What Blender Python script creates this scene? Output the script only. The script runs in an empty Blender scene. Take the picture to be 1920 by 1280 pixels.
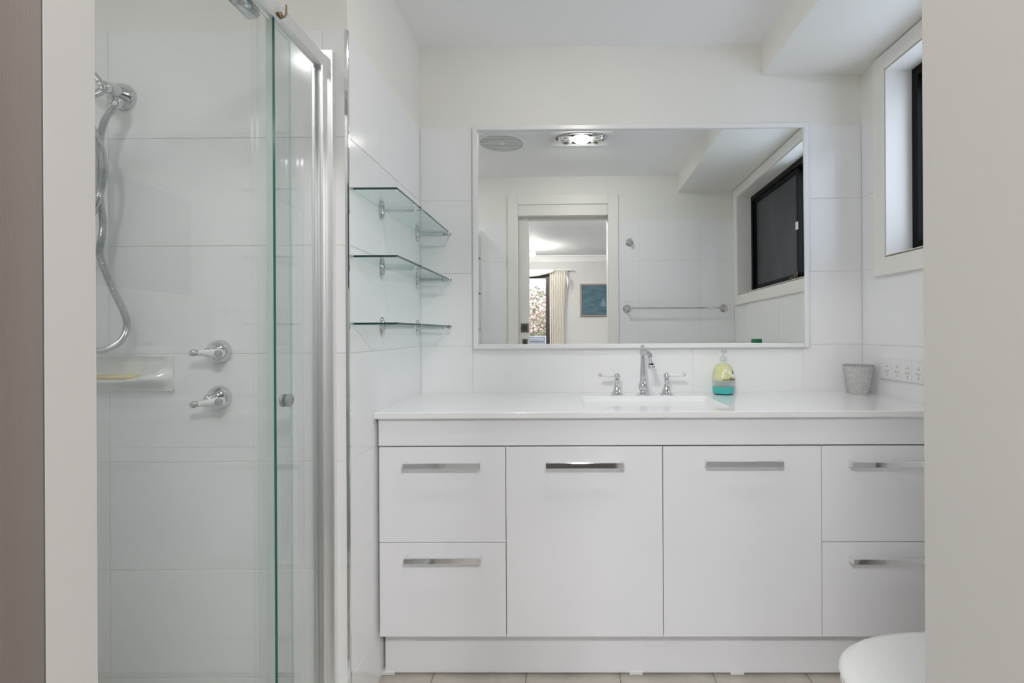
import bpy, math, random
from mathutils import Vector, Matrix
random.seed(7)
PI = math.pi
S = bpy.context.scene
COL = S.collection

# ------------------------------------------------------------------ camera
EYE = 1.11
cam_d = bpy.data.cameras.new('camera')
cam = bpy.data.objects.new('camera', cam_d)
COL.objects.link(cam)
S.camera = cam
FPX = 959.3
cam_d.sensor_width = 36.0
cam_d.sensor_fit = 'HORIZONTAL'
cam_d.lens = FPX / 1920 * 36.0
cam_d.shift_x = (960 - 1055.5) / 1920
cam_d.shift_y = (622.94 - 640) / 1920
cam_d.clip_start = 0.02
yaw, roll = -0.0081, 0.0051
Rz = Matrix(((math.cos(yaw), -math.sin(yaw), 0), (math.sin(yaw), math.cos(yaw), 0), (0, 0, 1)))
Rr = Matrix(((math.cos(roll), 0, -math.sin(roll)), (0, 1, 0), (math.sin(roll), 0, math.cos(roll))))
M = Rr @ Rz                      # rows: right, forward, up
cm = Matrix.Identity(4)
for i in range(3):
    cm[i][0] = M[0][i]; cm[i][1] = M[2][i]; cm[i][2] = -M[1][i]
cm[2][3] = EYE
cam.matrix_world = cm

# ------------------------------------------------------------------ world, exposure
LAMP_W = 90.0        # strength of the heater lamp's bulb (emission)
BED_W = 140.0         # strength of the bedroom bulb
BED_FILL_W = 84.0      # fill lights added on the bedroom ceiling, out of view
SHOWER_FILL_W = 46.0        # fill light added over the shower, out of view
SKY = 5.4
w = bpy.data.worlds.new('world'); S.world = w
w.use_nodes = True
bg = w.node_tree.nodes['Background']
bg.inputs[0].default_value = (0.78, 0.87, 1.0, 1)
bg.inputs[1].default_value = SKY
S.view_settings.view_transform = 'Standard'
S.view_settings.look = 'None'
S.view_settings.gamma = 1.0
S.view_settings.use_curve_mapping = False
S.view_settings.exposure = 0.87
try:
    S.cycles.max_bounces = 16
    S.cycles.diffuse_bounces = 8
    S.cycles.glossy_bounces = 6
    S.cycles.transparent_max_bounces = 24
    S.cycles.sample_clamp_indirect = 4.0
    S.cycles.use_denoising = True
except Exception:
    pass

# ------------------------------------------------------------------ materials
def mat(name, col, rough=0.5, metal=0.0, spec=0.5, coat=0.0, emit=None, es=0.0):
    m = bpy.data.materials.new(name); m.use_nodes = True
    b = m.node_tree.nodes['Principled BSDF']
    b.inputs['Base Color'].default_value = (*col, 1)
    b.inputs['Roughness'].default_value = rough
    b.inputs['Metallic'].default_value = metal
    b.inputs['Specular IOR Level'].default_value = spec
    b.inputs['Coat Weight'].default_value = coat
    b.inputs['Coat Roughness'].default_value = 0.05
    if emit:
        b.inputs['Emission Color'].default_value = (*emit, 1)
        b.inputs['Emission Strength'].default_value = es
    return m

def noisy(m, c1, c2, scale=20.0, detail=4.0, bump=0.0, bscale=None, stretch=(1, 1, 1), lo=0.35, hi=0.65):
    nt = m.node_tree; b = nt.nodes['Principled BSDF']
    tc = nt.nodes.new('ShaderNodeTexCoord'); mp = nt.nodes.new('ShaderNodeMapping')
    mp.inputs['Scale'].default_value = stretch
    nz = nt.nodes.new('ShaderNodeTexNoise'); nz.inputs['Scale'].default_value = scale; nz.inputs['Detail'].default_value = detail
    cr = nt.nodes.new('ShaderNodeValToRGB')
    cr.color_ramp.elements[0].color = (*c1, 1); cr.color_ramp.elements[0].position = lo
    cr.color_ramp.elements[1].color = (*c2, 1); cr.color_ramp.elements[1].position = hi
    nt.links.new(tc.outputs['Object'], mp.inputs[0]); nt.links.new(mp.outputs[0], nz.inputs['Vector'])
    nt.links.new(nz.outputs[0], cr.inputs[0]); nt.links.new(cr.outputs[0], b.inputs['Base Color'])
    if bump:
        n2 = nt.nodes.new('ShaderNodeTexNoise'); n2.inputs['Scale'].default_value = bscale or scale; n2.inputs['Detail'].default_value = 3
        nt.links.new(mp.outputs[0], n2.inputs['Vector'])
        bp = nt.nodes.new('ShaderNodeBump'); bp.inputs['Strength'].default_value = bump; bp.inputs['Distance'].default_value = 0.001
        nt.links.new(n2.outputs[0], bp.inputs['Height']); nt.links.new(bp.outputs[0], b.inputs['Normal'])
    return m

def glassy(name, tint, rough=0.0, refl=1.0, ior=1.5, milk=0.0, milk_col=(.8, .85, .82)):
    """clear sheet: transparent body with a Fresnel reflection"""
    m = bpy.data.materials.new(name); m.use_nodes = True
    nt = m.node_tree; nt.nodes.clear()
    out = nt.nodes.new('ShaderNodeOutputMaterial')
    tr = nt.nodes.new('ShaderNodeBsdfTransparent'); tr.inputs[0].default_value = (*tint, 1)
    gl = nt.nodes.new('ShaderNodeBsdfGlossy'); gl.inputs['Roughness'].default_value = rough
    gl.inputs[0].default_value = (refl, refl, refl, 1)
    lw = nt.nodes.new('ShaderNodeLayerWeight'); lw.inputs['Blend'].default_value = .5
    pw = nt.nodes.new('ShaderNodeMath'); pw.operation = 'POWER'; pw.inputs[1].default_value = 5.0
    f0 = ((ior - 1) / (ior + 1)) ** 2
    fr = nt.nodes.new('ShaderNodeMath'); fr.operation = 'MULTIPLY_ADD'; fr.inputs[1].default_value = 1 - f0; fr.inputs[2].default_value = f0
    nt.links.new(lw.outputs['Facing'], pw.inputs[0]); nt.links.new(pw.outputs[0], fr.inputs[0])
    mx = nt.nodes.new('ShaderNodeMixShader')
    body = tr
    if milk:
        df = nt.nodes.new('ShaderNodeBsdfDiffuse'); df.inputs[0].default_value = (*milk_col, 1)
        tl = nt.nodes.new('ShaderNodeBsdfTranslucent'); tl.inputs[0].default_value = (*milk_col, 1)
        ad = nt.nodes.new('ShaderNodeMixShader'); ad.inputs[0].default_value = .5
        nt.links.new(df.outputs[0], ad.inputs[1]); nt.links.new(tl.outputs[0], ad.inputs[2])
        m2 = nt.nodes.new('ShaderNodeMixShader'); m2.inputs[0].default_value = milk
        nt.links.new(tr.outputs[0], m2.inputs[1]); nt.links.new(ad.outputs[0], m2.inputs[2]); body = m2
    nt.links.new(fr.outputs[0], mx.inputs[0]); nt.links.new(body.outputs[0], mx.inputs[1]); nt.links.new(gl.outputs[0], mx.inputs[2])
    nt.links.new(mx.outputs[0], out.inputs[0])
    return m

TILE = noisy(mat('white_tile', (.80, .80, .80), .14, spec=.45), (.862, .864, .870), (.878, .880, .885), 1.2, 2)
GROUT = mat('grout', (.60, .60, .58), .9)
PAINT = noisy(mat('warm_white_paint', (.76, .75, .70), .6, spec=.3), (.825, .815, .772), (.845, .835, .795), 1.5, 3, .05, 220)
CEILM = noisy(mat('ceiling_paint', (.82, .82, .82), .7, spec=.2), (.915, .915, .92), (.93, .93, .935), 2, 2)
TRIMW = noisy(mat('white_trim_paint', (.80, .785, .75), .4, spec=.4), (.84, .825, .79), (.86, .845, .81), 3, 2, .08, 160)
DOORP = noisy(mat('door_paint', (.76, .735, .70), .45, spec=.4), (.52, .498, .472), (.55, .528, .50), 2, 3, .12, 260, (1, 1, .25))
CAB = mat('gloss_white_laminate', (.862, .862, .895), .16, spec=.5)
STONE = mat('white_stone_top', (.87, .87, .875), .08, spec=.5)
CHROME = mat('chrome', (.68, .69, .70), .06, 1.0)
HCHROME = mat('polished_handle_chrome', (.88, .88, .89), .05, 1.0)
SATIN = mat('satin_aluminium', (.88, .88, .88), .38, 1.0)
STEELHOSE = mat('hose_steel', (.66, .68, .69), .22, 1.0)
BRASS = mat('brass', (.22, .15, .08), .4, 1.0)
PORC = mat('porcelain', (.82, .82, .81), .08, spec=.5)
PLASTIC = mat('white_plastic', (.82, .82, .82), .3)
FRAMEW = mat('mirror_frame_white', (.82, .82, .825), .25)
MIRROR = mat('mirror_silver', (.93, .95, .94), .0, 1.0)
SHGLASS = glassy('shower_glass', (.957, .974, .971), 0, .8)
SHEDGE = mat('glass_edge_green', (.03, .14, .10), .12, spec=.6)
SOFTEDGE = glassy('polished_edge', (.80, .88, .86), .1, .6, milk=.3, milk_col=(.5, .62, .58))
SHELFG = glassy('shelf_glass', (.90, .965, .955), 0, .9)
SHELFE = mat('shelf_glass_edge', (.015, .045, .045), .08, spec=.6)
SEAL = glassy('seal_plastic', (.92, .96, .94), .3, .5, milk=.45)
BLACK = mat('black_aluminium', (.004, .004, .004), .45, spec=.15)
DARKSLOT = mat('dark_slot', (.22, .22, .22), .8)
FROST = noisy(mat('obscure_glass', (.04, .046, .056), .30, spec=.35), (.034, .040, .050), (.052, .060, .072), 5, 3, .5, 60)
SCREEN = glassy('insect_screen', (.55, .56, .58), .8, .05, 1.05)
CLEAR = glassy('clear_glass', (.96, .98, .98), 0, 1.0)
GREYT = noisy(mat('floor_tile', (.45, .41, .36), .4), (.46, .425, .375), (.57, .53, .47), 9, 5)
FGROUT = mat('floor_grout', (.30, .27, .24), .9)
CARPET = noisy(mat('bedroom_carpet', (.05, .042, .038), .95, spec=.1), (.018, .016, .015), (.035, .03, .028), 120, 3, .4, 300)
CURT = noisy(mat('cream_curtain', (.72, .68, .61), .9, spec=.1), (.77, .73, .67), (.82, .78, .72), 60, 2, .2, 300)
SHEER = mat('white_valance', (.85, .85, .83), .8)
DARKWOOD = noisy(mat('dark_timber', (.035, .022, .018), .4), (.03, .018, .015), (.045, .028, .022), 12, 3, stretch=(4, 4, .4))
BULB = mat('lit_bulb', (1, 1, 1), .3, emit=(1.0, .965, .90), es=LAMP_W)
BEDFILL = mat('fill_diffuser', (1, 1, 1), .4, emit=(1.0, .985, .975), es=BED_FILL_W)
SHFILL = mat('shower_fill', (1, 1, 1), .4, emit=(1.0, .98, .96), es=SHOWER_FILL_W)
DOORF = noisy(mat('dark_door_face', (.30, .26, .235), .5), (.085, .071, .062), (.108, .091, .080), 3, 3, .2, 200, (6, 1, .25))  # bedroom face, much darker than the door's other sides
BULB2 = mat('lit_bulb_bedroom', (1, 1, 1), .3, emit=(1.0, .95, .88), es=BED_W)

# ------------------------------------------------------------------ mesh helpers
class MB:
    def __init__(s): s.v = []; s.f = []; s.m = []
    def add(s, vs, fs, mi=0):
        b = len(s.v); s.v += [tuple(v) for v in vs]
        for f in fs: s.f.append([b + i for i in f]); s.m.append(mi)
        return s
    def box(s, x0, x1, y0, y1, z0, z1, c=0.0, mi=0):
        """box, all twelve edges chamfered by c"""
        if c <= 0:
            vs = [(x, y, z) for z in (z0, z1) for y in (y0, y1) for x in (x0, x1)]
            return s.add(vs, [(0, 2, 3, 1), (4, 5, 7, 6), (0, 1, 5, 4), (2, 6, 7, 3), (0, 4, 6, 2), (1, 3, 7, 5)], mi)
        lo = (x0, y0, z0); hi = (x1, y1, z1); vs = []; idx = {}
        for cx in (0, 1):
            for cy in (0, 1):
                for cz in (0, 1):
                    for ax in range(3):
                        p = []
                        for k, bit in enumerate((cx, cy, cz)):
                            e = hi[k] if bit else lo[k]
                            if k != ax: e += (-c if bit else c)
                            p.append(e)
                        idx[(cx, cy, cz, ax)] = len(vs); vs.append(p)
        fs = []
        for ax in range(3):
            o1, o2 = (ax + 1) % 3, (ax + 2) % 3
            for bit in (0, 1):
                q = []
                for a, b in ((0, 0), (1, 0), (1, 1), (0, 1)):
                    t = [0, 0, 0]; t[ax] = bit; t[o1] = a; t[o2] = b
                    q.append(idx[(*t, ax)])
                fs.append(q if bit else q[::-1])
        for ax in range(3):
            o1, o2 = (ax + 1) % 3, (ax + 2) % 3
            for a in (0, 1):
                for b in (0, 1):
                    t0 = [0, 0, 0]; t0[o1] = a; t0[o2] = b; t1 = list(t0); t1[ax] = 1
                    q = [idx[(*t0, o1)], idx[(*t1, o1)], idx[(*t1, o2)], idx[(*t0, o2)]]
                    fs.append(q if (a ^ b) else q[::-1])
        for cx in (0, 1):
            for cy in (0, 1):
                for cz in (0, 1):
                    q = [idx[(cx, cy, cz, k)] for k in range(3)]
                    fs.append(q if (cx + cy + cz) % 2 else q[::-1])
        return s.add(vs, fs, mi)
    def lathe(s, prof, c=(0, 0, 0), axis=(0, 0, 1), n=24, mi=0, sx=1.0):
        """prof = [(r, h)...] turned about axis through c"""
        a = Vector(axis).normalized()
        u = a.orthogonal().normalized() if abs(a.z) < .99 else Vector((1, 0, 0))
        v = a.cross(u); c = Vector(c); vs = []; fs = []
        for r, h in prof:
            for k in range(n):
                t = 2 * PI * k / n
                vs.append(c + a * h + (u * math.cos(t) * sx + v * math.sin(t)) * max(r, 1e-5))
        for i in range(len(prof) - 1):
            for k in range(n):
                k2 = (k + 1) % n
                fs.append((i * n + k, i * n + k2, (i + 1) * n + k2, (i + 1) * n + k))
        fs.append(tuple(range(n))[::-1]); fs.append(tuple((len(prof) - 1) * n + k for k in range(n)))
        return s.add(vs, fs, mi)
    def tube(s, pts, r, n=12, mi=0):
        pts = [Vector(p) for p in pts]
        rs = r if isinstance(r, (list, tuple)) else [r] * len(pts)
        vs = []; fs = []; up = None
        for i, p in enumerate(pts):
            t = (pts[min(i + 1, len(pts) - 1)] - pts[max(i - 1, 0)]).normalized()
            if up is None: up = t.orthogonal().normalized()
            up = (up - t * up.dot(t)).normalized(); v = t.cross(up)
            for k in range(n):
                a = 2 * PI * k / n
                vs.append(p + (up * math.cos(a) + v * math.sin(a)) * rs[i])
        for i in range(len(pts) - 1):
            for k in range(n):
                k2 = (k + 1) % n
                fs.append((i * n + k, i * n + k2, (i + 1) * n + k2, (i + 1) * n + k))
        fs.append(tuple(range(n))[::-1]); fs.append(tuple((len(pts) - 1) * n + k for k in range(n)))
        return s.add(vs, fs, mi)
    def loft(s, rings, mi=0, cap=True):
        n = len(rings[0]); vs = [p for r in rings for p in r]; fs = []
        for i in range(len(rings) - 1):
            for k in range(n):
                k2 = (k + 1) % n
                fs.append((i * n + k, i * n + k2, (i + 1) * n + k2, (i + 1) * n + k))
        if cap:
            fs.append(tuple(range(n))[::-1]); fs.append(tuple((len(rings) - 1) * n + k for k in range(n)))
        return s.add(vs, fs, mi)
    def ball(s, c, r, n=16, mi=0, sc=(1, 1, 1)):
        rings = []
        for i in range(1, n // 2):
            t = PI * i / (n // 2)
            rings.append([(c[0] + r * sc[0] * math.sin(t) * math.cos(2 * PI * k / n), c[1] + r * sc[1] * math.sin(t) * math.sin(2 * PI * k / n), c[2] - r * sc[2] * math.cos(t)) for k in range(n)])
        return s.loft(rings, mi)
    def mesh(s, name, mats, smooth=None):
        me = bpy.data.meshes.new(name); me.from_pydata(s.v, [], s.f)
        for m in (mats if isinstance(mats, (list, tuple)) else [mats]): me.materials.append(m)
        for p, mi in zip(me.polygons, s.m): p.material_index = mi
        me.update()
        if smooth:
            me.shade_smooth(); me.set_sharp_from_angle(angle=math.radians(smooth))
        return me
    def build(s, name, mats, parent=None, smooth=None, loc=None):
        return link(name, s.mesh(name, mats, smooth), parent, loc)

def link(name, data, parent=None, loc=None):
    o = bpy.data.objects.new(name, data); COL.objects.link(o)
    if parent is not None: o.parent = parent
    if loc is not None: o.location = loc
    return o
def tag(o, label, cat, group=None):
    o['label'] = label; o['category'] = cat
    if group: o['group'] = group
    return o
def thing(name, loc, label, cat, group=None):
    return tag(link(name, None, None, loc), label, cat, group)
def struct(name, o=None, label=None):
    o['kind'] = 'structure'
    if label: o['label'] = label
    return o
def dup(root, loc=None, label=None):
    r = root.copy(); COL.objects.link(r)
    if loc is not None: r.location = loc
    if label: r['label'] = label
    for ch in list(root.children):
        c = ch.copy(); COL.objects.link(c); c.parent = r
        for g in list(ch.children):
            d = g.copy(); COL.objects.link(d); d.parent = c
    return r
def spline(pts, n):
    """Catmull-Rom through pts, n samples per span"""
    P = [Vector(p) for p in pts]; P = [P[0] * 2 - P[1]] + P + [P[-1] * 2 - P[-2]]; out = []
    for i in range(1, len(P) - 2):
        a, b, c, d = P[i - 1:i + 3]
        for k in range(n):
            t = k / n
            out.append(.5 * ((2 * b) + (c - a) * t + (2 * a - 5 * b + 4 * c - d) * t * t + (3 * b - a - 3 * c + d) * t ** 3))
    out.append(P[-2]); return out

# ------------------------------------------------------------------ tiling
TT = 0.002          # how far a tile stands proud of the wall
_tiles = {}
def tiles(parent, plane, pos, sign, ur, vr, size, org, hole=None, m=None, gap=.0022, name='tile'):
    """plane 'x'/'y'/'z' = axis the surface faces along; pos = tile face; sign = which way it faces.
       u, v are the other two axes in order."""
    m = m or TILE
    ax = 'xyz'.index(plane); ua, va = [a for a in range(3) if a != ax]
    def edges(r, s, o):
        k0 = math.floor((r[0] - o) / s); out = []
        k = k0
        while o + k * s < r[1] - 1e-6:
            a, b = max(r[0], o + k * s), min(r[1], o + (k + 1) * s)
            if b - a > .012: out.append((a, b))
            k += 1
        return out
    g = gap / 2
    for (v0, v1) in edges(vr, size[1], org[1]):
        for (u0, u1) in edges(ur, size[0], org[0]):
            a0, a1, b0, b1 = u0 + g, u1 - g, v0 + g, v1 - g
            rects = None
            if hole and a0 < hole[1] and a1 > hole[0] and b0 < hole[3] and b1 > hole[2]:
                us = sorted({a0, a1, *[q for q in hole[:2] if a0 < q < a1]}); vs_ = sorted({b0, b1, *[q for q in hole[2:] if b0 < q < b1]})
                rects = [(us[i], us[i + 1], vs_[j], vs_[j + 1]) for i in range(len(us) - 1) for j in range(len(vs_) - 1)
                         if not (hole[0] - 1e-6 <= us[i] and us[i + 1] <= hole[1] + 1e-6 and hole[2] - 1e-6 <= vs_[j] and vs_[j + 1] <= hole[3] + 1e-6)]
                if not rects: continue
            def P(u, v, n):
                p = [0, 0, 0]; p[ua] = u; p[va] = v; p[ax] = n * sign; return p
            key = None if rects else (plane, sign, round(a1 - a0, 4), round(b1 - b0, 4), m.name)
            if key and key in _tiles: me = _tiles[key]
            else:
                b = MB(); flip = (sign > 0) == (plane != 'y')
                def F(q): return q if flip else q[::-1]
                if rects:
                    quads = [(r[0] - a0, r[1] - a0, r[2] - b0, r[3] - b0) for r in rects]
                    for (p0, p1, q0, q1) in quads:
                        vs = [P(p0, q0, 0), P(p1, q0, 0), P(p1, q1, 0), P(p0, q1, 0), P(p0, q0, -TT), P(p1, q0, -TT), P(p1, q1, -TT), P(p0, q1, -TT)]
                        fs = [F([0, 1, 2, 3])]
                        for k, (e0, e1) in enumerate(((0, 1), (1, 2), (2, 3), (3, 0))):
                            fs.append(F([e0, e0 + 4, e1 + 4, e1]))
                        b.add(vs, fs)
                else:
                    W, H, c = a1 - a0, b1 - b0, .0005
                    rg = lambda i, n: [P(i, i, n), P(W - i, i, n), P(W - i, H - i, n), P(i, H - i, n)]
                    vs = rg(0, -TT) + rg(0, -c) + rg(c, 0)
                    fs = [F([8, 9, 10, 11])]
                    for L in (0, 4):
                        for k in range(4):
                            k2 = (k + 1) % 4; fs.append(F([L + k, L + k2, L + 4 + k2, L + 4 + k]))
                    b.add(vs, fs)
                me = b.mesh(name, m)
                if key: _tiles[key] = me
            loc = [0, 0, 0]; loc[ua] = a0; loc[va] = b0; loc[ax] = pos
            link(name, me, parent, loc)

# ------------------------------------------------------------------ room dimensions
XL, XR = -.605, 1.211            # vanity alcove, tile faces
YB, YS = 2.108, 1.415            # vanity wall, shower wall
YD, YO = .392, .225              # doorway wall: bathroom face, bedroom face
XS = -1.56                       # far side of the shower
ZC = 2.29                        # ceiling
ZT = 1.955                       # top of tiling
ZSO = 2.162                      # soffit of bulkhead
XBK = .803                       # face of bulkhead
T3 = .30

# ================================================================== STRUCTURE
wall_back = struct('wall_back', MB().box(XL - .12, XR + .2, YB + TT, YB + .12, 0, ZC + .05).build('wall_back', PAINT), 'cream painted wall tiled white behind the vanity and mirror')
wall_left = struct('wall_left', MB().box(XL - .10, XL - TT, YS + TT, YB + TT, 0, ZC + .05).build('wall_left', PAINT), 'short wall between shower and vanity, white tiles below cream paint')
wall_shower = struct('wall_shower', MB().box(XS - .1, XL - .10, YS + TT, YS + .10, 0, ZC + .05).build('wall_shower', PAINT), 'shower wall with large white tiles and tap fittings')
wall_side = struct('wall_shower_side', MB().box(XS - .1, XS - TT, YO, YS + TT, 0, ZC + .05).build('wall_shower_side', PAINT), 'side wall of the shower recess in white tiles')
# right wall with window opening
WY0, WY1, WZ0, WZ1 = .505, 1.932, 1.391, 2.09
b = MB()
xa, xb = XR + TT, XR + .20
b.box(xa, xb, YO, WY0, 0, ZC + .05); b.box(xa, xb, WY1, YB + TT, 0, ZC + .05)
b.box(xa, xb, WY0, WY1, 0, WZ0); b.box(xa, xb, WY0, WY1, WZ1, ZC + .05)
wall_right = struct('wall_right', b.build('wall_right', PAINT), 'wall with the high sliding window, tiled white below')
# doorway wall
DX0, DX1, DZ = -.385, .2837, 2.08
b = MB()
b.box(DX1 + .012, XR + TT, YO, YD - TT, 0, ZC + .05)
b.box(XS - TT, DX0, .345, YD - TT, 0, DZ); b.box(XS - TT, DX0, YO, .288, 0, DZ)
b.box(XS - TT, DX1 + .012, YO, YD - TT, DZ, ZC + .05)
wall_front = struct('wall_front', b.build('wall_front', PAINT), 'wall with the doorway to the bedroom, towel rail side')
ceiling = struct('ceiling', MB().box(XS - .1, XR + .2, YO, YB + .12, ZC, ZC + .06).build('ceiling', CEILM), 'flat white bathroom ceiling')
bulk = struct('bulkhead', MB().box(XBK, XR + TT, YD - TT, YB + TT, ZSO, ZC).build('bulkhead', PAINT), 'boxed cream bulkhead running above the window')
floor = struct('floor', MB().box(XS - .1, XR + .2, YO, YB + .12, -.08, -TT).build('floor', FGROUT), 'beige grey tiled bathroom floor')

tiles(floor, 'z', 0, 1, (XS, XR), (YO + .17, YB), (.302, .302), (.165, 1.50), m=GREYT, gap=.004)
tiles(wall_back, 'y', YB, -1, (XL, XR), (0, ZT), (.453, T3), (.063, ZT - 7 * T3))
tiles(wall_left, 'x', XL, 1, (YS + .004, YB), (0, ZT), (.45, T3), (YB - .9, ZT - 7 * T3))
tiles(wall_shower, 'y', YS, -1, (XS, XL - .004), (0, ZT), (.60, T3), (-1.2755, ZT - 7 * T3))
tiles(wall_side, 'x', XS, 1, (YD, YS), (0, ZT), (.60, T3), (YS - .6, ZT - 7 * T3))
tiles(wall_right, 'x', XR, -1, (YD, YB), (0, ZT), (.45, T3), (YB - .9, ZT - 7 * T3), hole=(WY0 - .07, WY1 + .073, WZ0 - .072, 3))
tiles(wall_front, 'y', YD, 1, (XS, XR), (0, ZT), (.45, T3), (.51, ZT - 7 * T3), hole=(DX0 - .078, DX1 + .078, -1, 3))
# chrome corner trim between shower wall and alcove wall
b = MB()
b.box(XL - .011, XL + .0005, YS - .0005, YS + .010, 0, ZT, .002)
struct('trim_1', b.build('trim_1', HCHROME, smooth=20), 'bright chrome edge trim on the tiled wall corner')

# door lining and architraves
b = MB()
aw, at_ = .076, .018
def frame3(b, x0, x1, zt, y0, y1, wdt, c=.003):
    b.box(x0 - wdt, x0, y0, y1, 0, zt + wdt, c); b.box(x1, x1 + wdt, y0, y1, 0, zt + wdt, c); b.box(x0, x1, y0, y1, zt, zt + wdt, c)
frame3(b, DX0, DX1, DZ, YD - TT, YD + at_, aw)
struct('trim_2', b.build('trim_2', TRIMW), 'cream architrave round the doorway on the bathroom side')
b = MB(); frame3(b, DX0, DX1, DZ, YO - at_, YO, aw)
struct('trim_3', b.build('trim_3', TRIMW), 'cream architrave round the doorway on the bedroom side')
b = MB()
b.box(DX1 - .001, DX1 + .012, YO - at_ + .002, YD + at_ - .002, 0, DZ)
b.box(DX0 - .010, DX0 + .001, .344, YD, 0, 2.03); b.box(DX0 - .010, DX0 + .001, YO, .289, 0, 2.03)
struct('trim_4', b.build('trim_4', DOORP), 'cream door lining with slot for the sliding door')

b = MB(); b.box(DX0 + .001, DX1 - .001, .345, YD + .004, 2.0, DZ - .0005); b.box(DX0 + .001, DX1 - .001, YO - .004, .288, 2.0, DZ - .0005)
struct('trim_6', b.build('trim_6', TRIMW), 'cream head boards either side of the sliding door track')

# pocket sliding door, part drawn out of the wall
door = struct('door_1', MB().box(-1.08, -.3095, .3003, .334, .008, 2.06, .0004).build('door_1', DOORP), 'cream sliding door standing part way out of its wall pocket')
MB().box(-1.079, -.3105, .334, .3348, .009, 2.059).build('inner_face', TRIMW, door)
df = MB().box(-1.08, -.3096, .2995, .3004, .008, 2.06).build('door_face', DOORF, door); df['label'] = 'darker brownish face on the bedroom side'
for zc, hw, hh, nm, xo in ((1.165, .030, .034, 'latch_plate', 0), (1.048, .020, .034, 'key_plate', .008)):
    xc = -.3135 - hw - xo
    p = MB().box(xc - hw, xc + hw, 0.3346, .3368, zc - hh, zc + hh, .001).build(nm, mat('aged_bronze', (.20, .17, .14), .35, .9), door)
    MB().box(xc - hw * .55, xc + hw * .55, .3366, .3380, zc - hh * .6, zc + hh * .6, .0005).build('finger_pull', mat('dark_bronze', (.09, .08, .07), .4, .7), p)

# window_1
win = struct('window_1', link('window_1', None, None, (XR, 1.2, WZ0)), 'black framed sliding window with obscured glass set deep in white reveals')
def wadd(mb, name, m, parent=win, smooth=None):
    o = mb.build(name, m, parent, smooth)
    if parent is win: o.location = (-XR, -1.2, -WZ0)
    return o
b = MB(); xr0, xr1 = XR - .012, XR + .088
b.box(xr0, xr1, WY1 - .003, WY1 - .0005, WZ0 + .001, WZ1 - .001); b.box(xr0, xr1, WY0 + .0005, WY0 + .003, WZ0 + .001, WZ1 - .001)
b.box(xr0 - .004, xr1, WY0 + .003, WY1 - .003, WZ0 + .0005, WZ0 + .003); b.box(xr0, xr1, WY0 + .003, WY1 - .003, WZ1 - .003, WZ1 - .0005)
wadd(b, 'reveal', TRIMW)
a0, a1 = XR - .016, XR + TT
wadd(MB().box(a0, a1, WY1 + .004, WY1 + .073, WZ0 - .072, ZSO - .006, .003), 'architrave', TRIMW)
wadd(MB().box(a0, a1, WY0 - .07, WY0 - .004, WZ0 - .072, ZSO - .006, .003), 'architrave', TRIMW)
wadd(MB().box(a0, a1, WY0 - .004, WY1 + .004, WZ1 + .004, ZSO - .006, .003), 'architrave', TRIMW)
wadd(MB().box(a0, a1, WY0 - .004, WY1 + .004, WZ0 - .072, WZ0 - .004, .003), 'architrave', TRIMW)
fx0, fx1 = XR + .086, XR + .15
b = MB()
b.box(fx0, fx1, WY0 + .003, WY0 + .035, WZ0 + .003, WZ1 - .003); b.box(fx0, fx1, WY1 - .035, WY1 - .003, WZ0 + .003, WZ1 - .003)
b.box(fx0, fx1, WY0 + .035, WY1 - .035, WZ1 - .035, WZ1 - .003); b.box(fx0, fx1, WY0 + .035, WY1 - .035, WZ0 + .003, WZ0 + .035)
wadd(b, 'window_frame', BLACK)
ym = 1.235
def sash(y0, y1, x0, m, pane):
    b = MB(); z0, z1 = WZ0 + .03, WZ1 - .03
    b.box(x0, x0 + .02, y0, y0 + .03, z0, z1); b.box(x0, x0 + .02, y1 - .03, y1, z0, z1)
    b.box(x0, x0 + .02, y0 + .03, y1 - .03, z0, z0 + .03); b.box(x0, x0 + .02, y0 + .03, y1 - .03, z1 - .03, z1)
    s_ = wadd(b, 'sash', BLACK)
    MB().box(x0 + .008, x0 + .012, y0 + .028, y1 - .028, z0 + .028, z1 - .028).build(pane, m, s_)
    return s_
s1 = sash(WY0 + .03, ym + .02, fx0 + .012, FROST, 'obscure_pane')
s2 = sash(ym - .015, WY1 - .03, fx0 + .038, SCREEN, 'insect_screen')
MB().box(fx0 + .004, fx0 + .012, ym - .008, ym + .016, 1.70, 1.745, .002).build('latch', PLASTIC, s1)
b = MB(); b.box(fx0 - .006, fx0 + .012, ym - .02, ym + .012, WZ0 + .03, WZ0 + .07, .003); b.box(fx0 - .006, fx0 + .01, ym - .075, ym - .02, WZ0 + .03, WZ0 + .045, .003)
b.build('lock', mat('bronze_lock', (.10, .07, .055), .35, .8), s1)

# ================================================================== VANITY
YF = 1.610                      # face of doors and drawers
vx = [-.597, -.1955, .2985, .7955, 1.200]
van = thing('vanity_cabinet', (.3, 1.86, 0), 'long gloss white bathroom vanity with chrome bar handles', 'cabinet')
def vadd(mb, name, m, parent=van, smooth=None):
    o = mb.build(name, m, parent, smooth)
    if parent is van: o.location = (-.3, -1.86, 0)
    return o
b = MB(); c0, c1, cy0, cy1 = vx[0] + .001, vx[4] - .001, YF + .019, YB - .002
for xc in (c0, vx[1] - .008, vx[3] - .008, c1 - .016):
    b.box(xc, xc + .016, cy0, cy1, .1505, .842)
b.box(c0 + .016, c1 - .016, cy0, cy1, .1505, .1665); b.box(c0 + .016, c1 - .016, cy1 - .006, cy1, .1665, .842)
vadd(b, 'carcass', CAB)
vadd(MB().box(vx[0], vx[4], YF - .001, YF + .019, .7545, .8415, .0012), 'apron_panel', CAB)
kb = vadd(MB().box(vx[0], vx[4], 1.660, 1.676, .006, .1505, .001), 'kickboard', CAB)
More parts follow.
